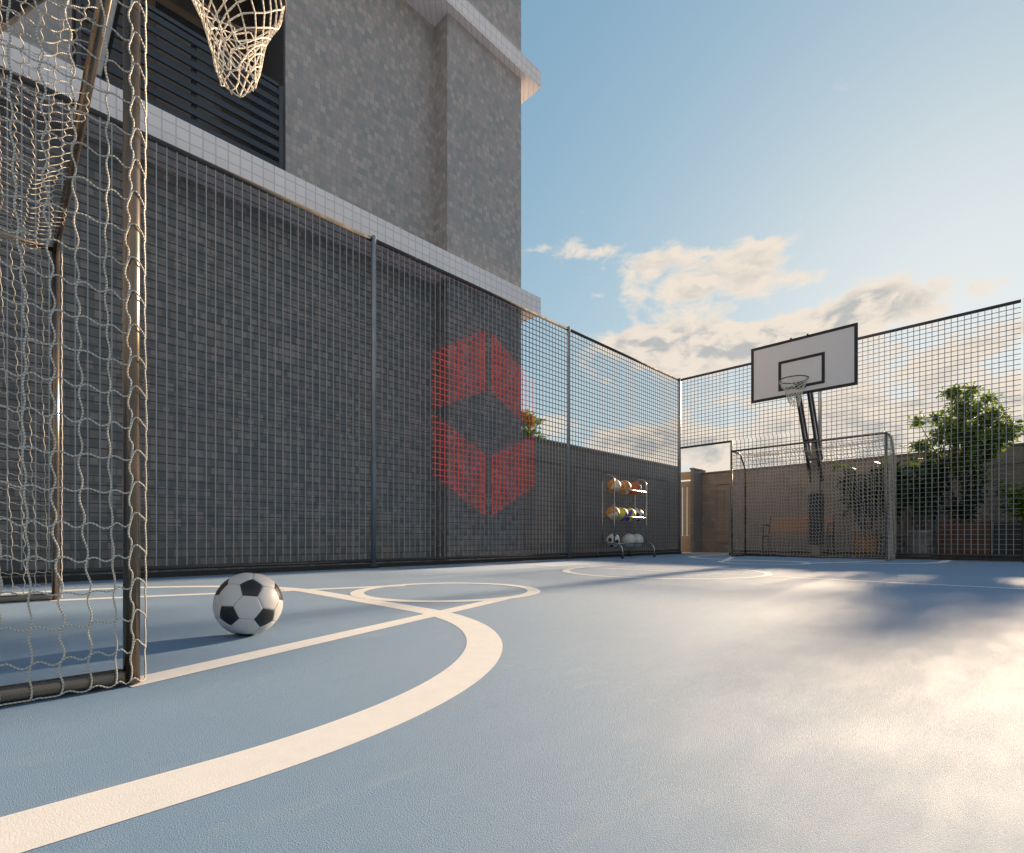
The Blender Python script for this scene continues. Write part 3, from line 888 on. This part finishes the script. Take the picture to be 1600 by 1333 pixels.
def view_rot(loc, a, c, i0=0):
    """turn icosahedron so that vertex i0 faces (right,up) offset a and a neighbour faces offset c as seen from the camera"""
    f = (Vector(loc) - cam.location).normalized(); r = f.cross(Vector((0, 0, 1))).normalized(); u = r.cross(f)
    def D(o): return (r * o[0] + u * o[1] - f * math.sqrt(max(0, 1 - o[0] ** 2 - o[1] ** 2))).normalized()
    nb = [j for j in range(12) if j != i0 and ICOV[i0].dot(ICOV[j]) > .4][0]
    def basis(p, q_):
        z = p.normalized(); x = (q_ - z * q_.dot(z)).normalized(); return Matrix((x, z.cross(x), z)).transposed()
    return basis(D(a), D(c)) @ basis(ICOV[i0], ICOV[nb]).transposed()
BL = (.6186, 1.927, .1095)
o = soccer_mesh('football', .11, rot=view_rot(BL, (.07, .50), (-.58, -.34))).build('football', ['ball_white', 'ball_black', 'seam'], smooth=True)
o.location = BL; tag(o, 'black and white football lying on the blue court beside the close goal', 'ball')

# ------------------------------------------------------------------ ball rack
RX0, RX1, RY0, RY1 = 7.29, 8.32, 4.86, 5.10
rk = thing('ball_rack', 'three-tier tubular steel ball rack in front of the mesh fence', 'rack', (7.805, 4.98, 0))
def lx(x): return x - 7.805
def ly(y): return y - 4.98
TIERS = [.25, .71, 1.18]
for x in (RX0, RX1):
    pts = [(lx(x), ly(RY0), .25)] + [(lx(x), ly(RY0), z) for z in (.6, 1.0, 1.28)]
    cy = (ly(RY0) + ly(RY1)) / 2; rr = (RY1 - RY0) / 2
    pts += [(lx(x), cy - rr * math.cos(a), 1.29 + rr * math.sin(a)) for a in np.linspace(.1, PI - .1, 12)]
    pts += [(lx(x), ly(RY1), z) for z in (1.28, 1.0, .6, .25)]
    b = MB(); b.tube(pts, .0125, 10); b.build('side_frame', 'chrome', rk, True)
    fy0, fy1 = ly(4.70), ly(5.20)
    pts = [(lx(x), fy0, .035), (lx(x), fy0, .12)]
    pts += [(lx(x), fy0 + .13 - .13 * math.cos(a), .12 + .13 * math.sin(a)) for a in np.linspace(.2, PI / 2, 7)]
    pts += [(lx(x), fy1 - .13 + .13 * math.sin(a), .12 + .13 * math.cos(a)) for a in np.linspace(0, PI / 2 - .2, 7)]
    pts += [(lx(x), fy1, .12), (lx(x), fy1, .035)]
    b = MB(); b.tube(pts, .014, 10); ft = b.build('foot_frame', 'chrome', rk, True)
    for fy in (fy0, fy1):
        b = MB(); b.tube([(lx(x) - .014, fy, .022), (lx(x) + .014, fy, .022)], .021, 12); b.tube([(lx(x), fy, .025), (lx(x), fy, .05)], .010, 8)
        b.build('caster', 'rubber', ft, True)
for z in TIERS:
    for y in (RY0, RY1):
        b = MB(); b.tube([(lx(RX0), ly(y), z), (lx(RX1), ly(y), z)], .011, 8); b.build('shelf_bar', 'chrome', rk, True)
def bb_class(main, cream):
    def f(x, y, z):
        if abs(x) < .035 or abs(y) < .03: return 2
        d = abs(math.acos(max(-1, min(1, z))) - PI / 2)
        lim = .55 + .25 * math.cos(2 * math.atan2(y, x))
        if abs(d - lim) < .04: return 2
        return 1 if (cream and x * y > 0 and d < lim) else 0
    return f
def Rz(a, b_, c): return Matrix.Rotation(a, 3, 'X') @ Matrix.Rotation(b_, 3, 'Y') @ Matrix.Rotation(c, 3, 'Z')
RKY = 4.98
def zt(tier, R): return TIERS[tier] + math.sqrt(R * R + 0 * R) * 0 + math.sqrt(max(0, (R + .011) ** 2 - .12 ** 2)) + .001
def basketball(x, tier, label, mats, rot, cream=True):
    R = .121
    o = sphere_mesh(R, bb_class(0, cream), rot=rot).build('basketball', mats, smooth=True)
    o.location = (x, RKY, zt(tier, R)); tag(o, label, 'ball', 'balls on the rack')
basketball(7.455, 2, 'orange and cream basketball, left of the three on the top tier', ['bb_orange', 'bb_cream', 'bb_cream'], Rz(.5, .5, .3))
basketball(7.775, 2, 'orange basketball with a cream band, middle of the top tier', ['bb_orange', 'bb_cream', 'bb_cream'], Rz(.2, 1.1, 1.5))
basketball(8.115, 2, 'plain red-brown basketball, right of the three on the top tier', ['bb_red', 'bb_red', 'ball_black'], Rz(.9, .2, .6), False)
basketball(7.42, 1, 'orange and cream basketball on the middle tier beside the volleyballs', ['bb_orange', 'bb_cream', 'bb_cream'], Rz(1.2, .6, .2))
def vb_class(x, y, z):
    a = math.atan2(y, x) + 1.1 * z
    k = int((a + PI) / (PI / 3.5))
    if abs(z) > .8: return 0
    return k % 2
for x, lab, rot in ((7.675, 'yellow and purple volleyball next to the basketball on the middle tier', Rz(.4, .9, .1)), (7.935, 'yellow and purple volleyball next to the football on the middle tier', Rz(1.3, .2, 1.9))):
    R = .119
    o = sphere_mesh(R, vb_class, rot=rot).build('volleyball', ['vb_yellow', 'vb_purple'], smooth=True)
    o.location = (x, RKY, zt(1, R)); tag(o, lab, 'ball', 'balls on the rack')
for x, t_, lab, a in ((8.195, 1, 'black and white football at the right end of the middle tier', ((.1, .05), (-.6, .6))), (7.43, 0, 'black and white football on the bottom tier of the rack', ((-.45, .1), (.6, -.2)))):
    R = .119; p = (x, RKY, zt(t_, R))
    o = soccer_mesh('football', R, 3, rot=view_rot(p, *a)).build('football', ['ball_white', 'ball_black', 'seam'], smooth=True)
    o.location = p; tag(o, lab, 'ball', 'balls on the rack')
for x, lab in ((7.93, 'plain white ball on the bottom tier, the one nearer the football'), (8.19, 'plain white ball at the right end of the bottom tier')):
    R = .119; p = (x, RKY, zt(0, R))
    o = soccer_mesh('ball', R, 3, rot=Rz(x, .3, .7)).build('white_ball', ['ball_white', 'ball_white', 'seam'], smooth=True)
    o.location = p; tag(o, lab, 'ball', 'balls on the rack')

# ------------------------------------------------------------------ bench
bn = thing('park_bench', 'reddish slatted timber bench against the brown wall', 'bench', (11.55, 3.28, -.012))
for k in range(4):
    b = MB(); z = .50 + k * .082
    b.box(.17 + k * .022, -.66, z, .195 + k * .022, .66, z + .062); b.build('back_slat', 'wood_bench', bn, bevel=.004)
for k in range(4):
    b = MB(); b.box(-.25 + k * .095, -.66, .405, -.17 + k * .095, .66, .43); b.build('seat_slat', 'wood_bench', bn, bevel=.004)
for y in (-.60, .60):
    b = MB()
    b.tube([(-.22, y, 0), (-.20, y, .39), (.14, y, .395), (.26, y, .82)], .02, 8)
    b.tube([(.20, y, 0), (.13, y, .395)], .02, 8)
    b.tube([(-.20, y, .39), (-.22, y, .60), (-.16, y, .63), (.20, y, .63)], .017, 8)
    b.build('leg_frame', 'arm', bn, True)

# ------------------------------------------------------------------ planting
def leaf(b, p, d, size, wid, curl=.25, m=0):
    d = Vector(d).normalized(); up = Vector((random.uniform(-.5, .5), random.uniform(-.5, .5), 1))
    sd = d.cross(up).normalized() * wid * size; nn = sd.cross(d).normalized()
    p = Vector(p); n = len(b.v)
    mid = p + d * size * .45 + nn * curl * size * .25; tip = p + d * size - nn * curl * size * .3
    q1 = p + d * size * .22 + nn * curl * .1 * size; q3 = p + d * size * .75
    b.v += [tuple(p), tuple(q1 + sd * .38 + nn * .04 * size), tuple(mid + sd * .5 + nn * .07 * size), tuple(q3 + sd * .36), tuple(tip), tuple(q3 - sd * .36), tuple(mid - sd * .5 + nn * .07 * size), tuple(q1 - sd * .38 + nn * .04 * size), tuple(mid)]
    for f in ((0, 1, 8, 7), (1, 2, 8), (2, 3, 4, 8), (8, 4, 5, 6), (7, 8, 6)):
        b.f.append(tuple(n + i for i in f)); b.m.append(m)
def rdir(zb=0.0):
    v = Vector((random.gauss(0, 1), random.gauss(0, 1), random.gauss(0, 1) + zb)); return v.normalized()
def limb(b, p, q_, r0, r1, bend=.08, n=7):
    p = Vector(p); q_ = Vector(q_); off = Vector((random.uniform(-1, 1), random.uniform(-1, 1), 0)) * bend
    pts = [p.lerp(q_, i / n) + off * math.sin(PI * i / n) for i in range(n + 1)]
    b.tube([tuple(v) for v in pts], list(np.linspace(r0, r1, n + 1)), 7)
    return pts
def make_tree(label, loc, base_z, ccen, crad, nclump, nleaf, lsize, leafmat, group=None, stems=4):
    t = thing('small_tree', label, 'tree', loc, 0, group)
    cl = []
    while len(cl) < nclump:
        v = Vector((random.uniform(-1, 1), random.uniform(-1, 1), random.uniform(-1, 1)))
        if v.length < 1 and v.length > .2: cl.append(Vector((ccen[0] + v.x * crad[0], ccen[1] + v.y * crad[1], ccen[2] + v.z * crad[2])))
    tb = MB(); ends = []
    for k in range(stems):
        a = 2 * PI * k / stems + .4
        e = (math.cos(a) * crad[0] * .45 + ccen[0], math.sin(a) * crad[1] * .45 + ccen[1], ccen[2] - crad[2] * .45)
        pts = limb(tb, (math.cos(a) * .03, math.sin(a) * .03, base_z), e, .032, .016, .07)
        ends.append(pts)
    for c in cl:
        pts = min(ends, key=lambda P: (P[-1] - c).length)
        s0 = pts[random.choice((4, 5, 6, 7))]
        limb(tb, s0, c, .012, .004, .04, 5)
    tb.build('trunk', 'bark', t, True)
    b = MB()
    for c in cl:
        rr = random.uniform(.6, 1.25)
        for _ in range(int(nleaf / nclump * rr)):
            d = rdir(); rad = abs(random.gauss(0, .5)) * .24 * rr * max(crad)
            p = c + Vector((d.x * rad * 1.25, d.y * rad * 1.25, d.z * rad * .6))
            leaf(b, p, (d + Vector((0, 0, -.1)) + rdir() * .6), lsize * random.uniform(.6, 1.25), .55)
    b.build('crown', leafmat, t)
    return t
make_tree('bushy green tree with several stems rising from the rusty planter', (11.55, .66, 0), .52, (-.05, .10, 2.10), (.62, .64, .78), 74, 9500, .075, 'leaf')
make_tree('yellow-green tree top showing over the grey wall beside the building', (8.62, 8.0, -.05), 0, (-.15, .1, 2.6), (.65, .6, .75), 36, 4200, .09, 'leaf_far', stems=3)
def make_bigleaf(label, loc, pot, stemn, top, spread, nl, lsize, potmat):
    p = thing('potted_plant', label, 'plant', loc)
    r0, r1, hh = pot
    b = MB(); b.tube([(0, 0, 0), (0, 0, .02), (0, 0, hh * .5), (0, 0, hh - .05), (0, 0, hh - .045), (0, 0, hh), (0, 0, hh), (0, 0, hh - .05)], [r0, r0 * 1.02, (r0 + r1) / 2, r1, r1 * 1.06, r1 * 1.06, r1 * .9, r1 * .88], 20)
    pt = b.build('pot', potmat, p, True)
    b = MB(); b.tube([(0, 0, hh - .08), (0, 0, hh - .045)], r1 * .9, 18); b.build('soil', 'soil', pt)
    sb = MB(); lb = MB()
    for k in range(stemn):
        a = 2 * PI * k / stemn + random.uniform(0, .6); rr = spread * random.uniform(.25, .8)
        pts = limb(sb, (math.cos(a) * .04, math.sin(a) * .04, hh - .06), (math.cos(a) * rr, math.sin(a) * rr, top * random.uniform(.72, .97)), .016, .007, .08)
        for j in range(nl):
            f = random.uniform(.30, 1.0) ** .8
            i = min(len(pts) - 2, int(f * (len(pts) - 1))); q_ = pts[i].lerp(pts[i + 1], random.random())
            d = rdir(.3); d = Vector((d.x, d.y, d.z * .6)).normalized()
            leaf(lb, q_ + d * random.uniform(.02, .10), d, lsize * random.uniform(.7, 1.2), .62, .35)
    sb.build('stem', 'bark', p, True)
    lb.build('leaves', 'leaf_dark', p, True)
    return p
make_bigleaf('large-leaved dark plant in an ochre pot beside the bench', (11.50, 2.10, -.012), (.17, .22, .50), 6, 1.85, .60, 60, .19, 'pot_orange')
make_bigleaf('large-leaved plant in a pale grey pot between goal and rusty planter', (11.22, 1.27, -.012), (.13, .17, .48), 5, 1.80, .32, 44, .20, 'pot_grey')
make_bigleaf('tall thin large-leaved plant in a grey pot behind the goal net', (11.85, 1.78, -.012), (.15, .19, .42), 5, 1.75, .42, 56, .18, 'pot_grey')
def planter(label, y0, y1, hgt, m):
    p = thing('planter', label, 'planter', (11.5, (y0 + y1) / 2, -.012))
    w2 = (y1 - y0) / 2; b = MB(); t = .025
    b.box(-.32, -w2, 0, .32, -w2 + t, hgt); b.box(-.32, w2 - t, 0, .32, w2, hgt); b.box(-.32, -w2 + t, 0, -.32 + t, w2 - t, hgt); b.box(.32 - t, -w2 + t, 0, .32, w2 - t, hgt)
    b.build('box', m, p)
    b = MB(); b.box(-.32 + t, -w2 + t, hgt - .12, .32 - t, w2 - t, hgt - .05); b.build('soil', 'soil', p)
planter('rusty steel planter box holding the bushy tree', .38, 1.02, .62, 'corten')
planter('long dark planter box at the picture edge beside the rusty planter', -1.6, .34, .60, 'planter_dark')
def shrub(label, loc, r, hgt, n, mat='leaf_dark', ls=.09):
    t = thing('shrub', label, 'shrub', loc)
    sb = MB(); b = MB()
    for k in range(9):
        a = random.uniform(0, 2 * PI); rr = r * random.uniform(.2, 1)
        pts = limb(sb, (0, 0, -.03), (math.cos(a) * rr, math.sin(a) * rr, hgt * random.uniform(.55, 1)), .008, .003, .05, 5)
        for _ in range(n // 9):
            q_ = pts[random.choice((2, 3, 4, 5))]; d = rdir(.4)
            leaf(b, q_ + d * random.uniform(.01, .10), d, ls * random.uniform(.6, 1.2), .5)
    sb.build('stem', 'bark', t, True); b.build('leaves', mat, t)
shrub('low green shrub in the rusty planter under the tree', (11.42, .80, .555), .34, .62, 520)
shrub('green shrub in the dark planter at the picture edge', (11.45, .02, .53), .42, .75, 620, 'leaf', .10)
shrub('leafy shrub in the dark planter outside the picture edge', (11.5, -.9, .53), .45, .85, 620, 'leaf', .10)
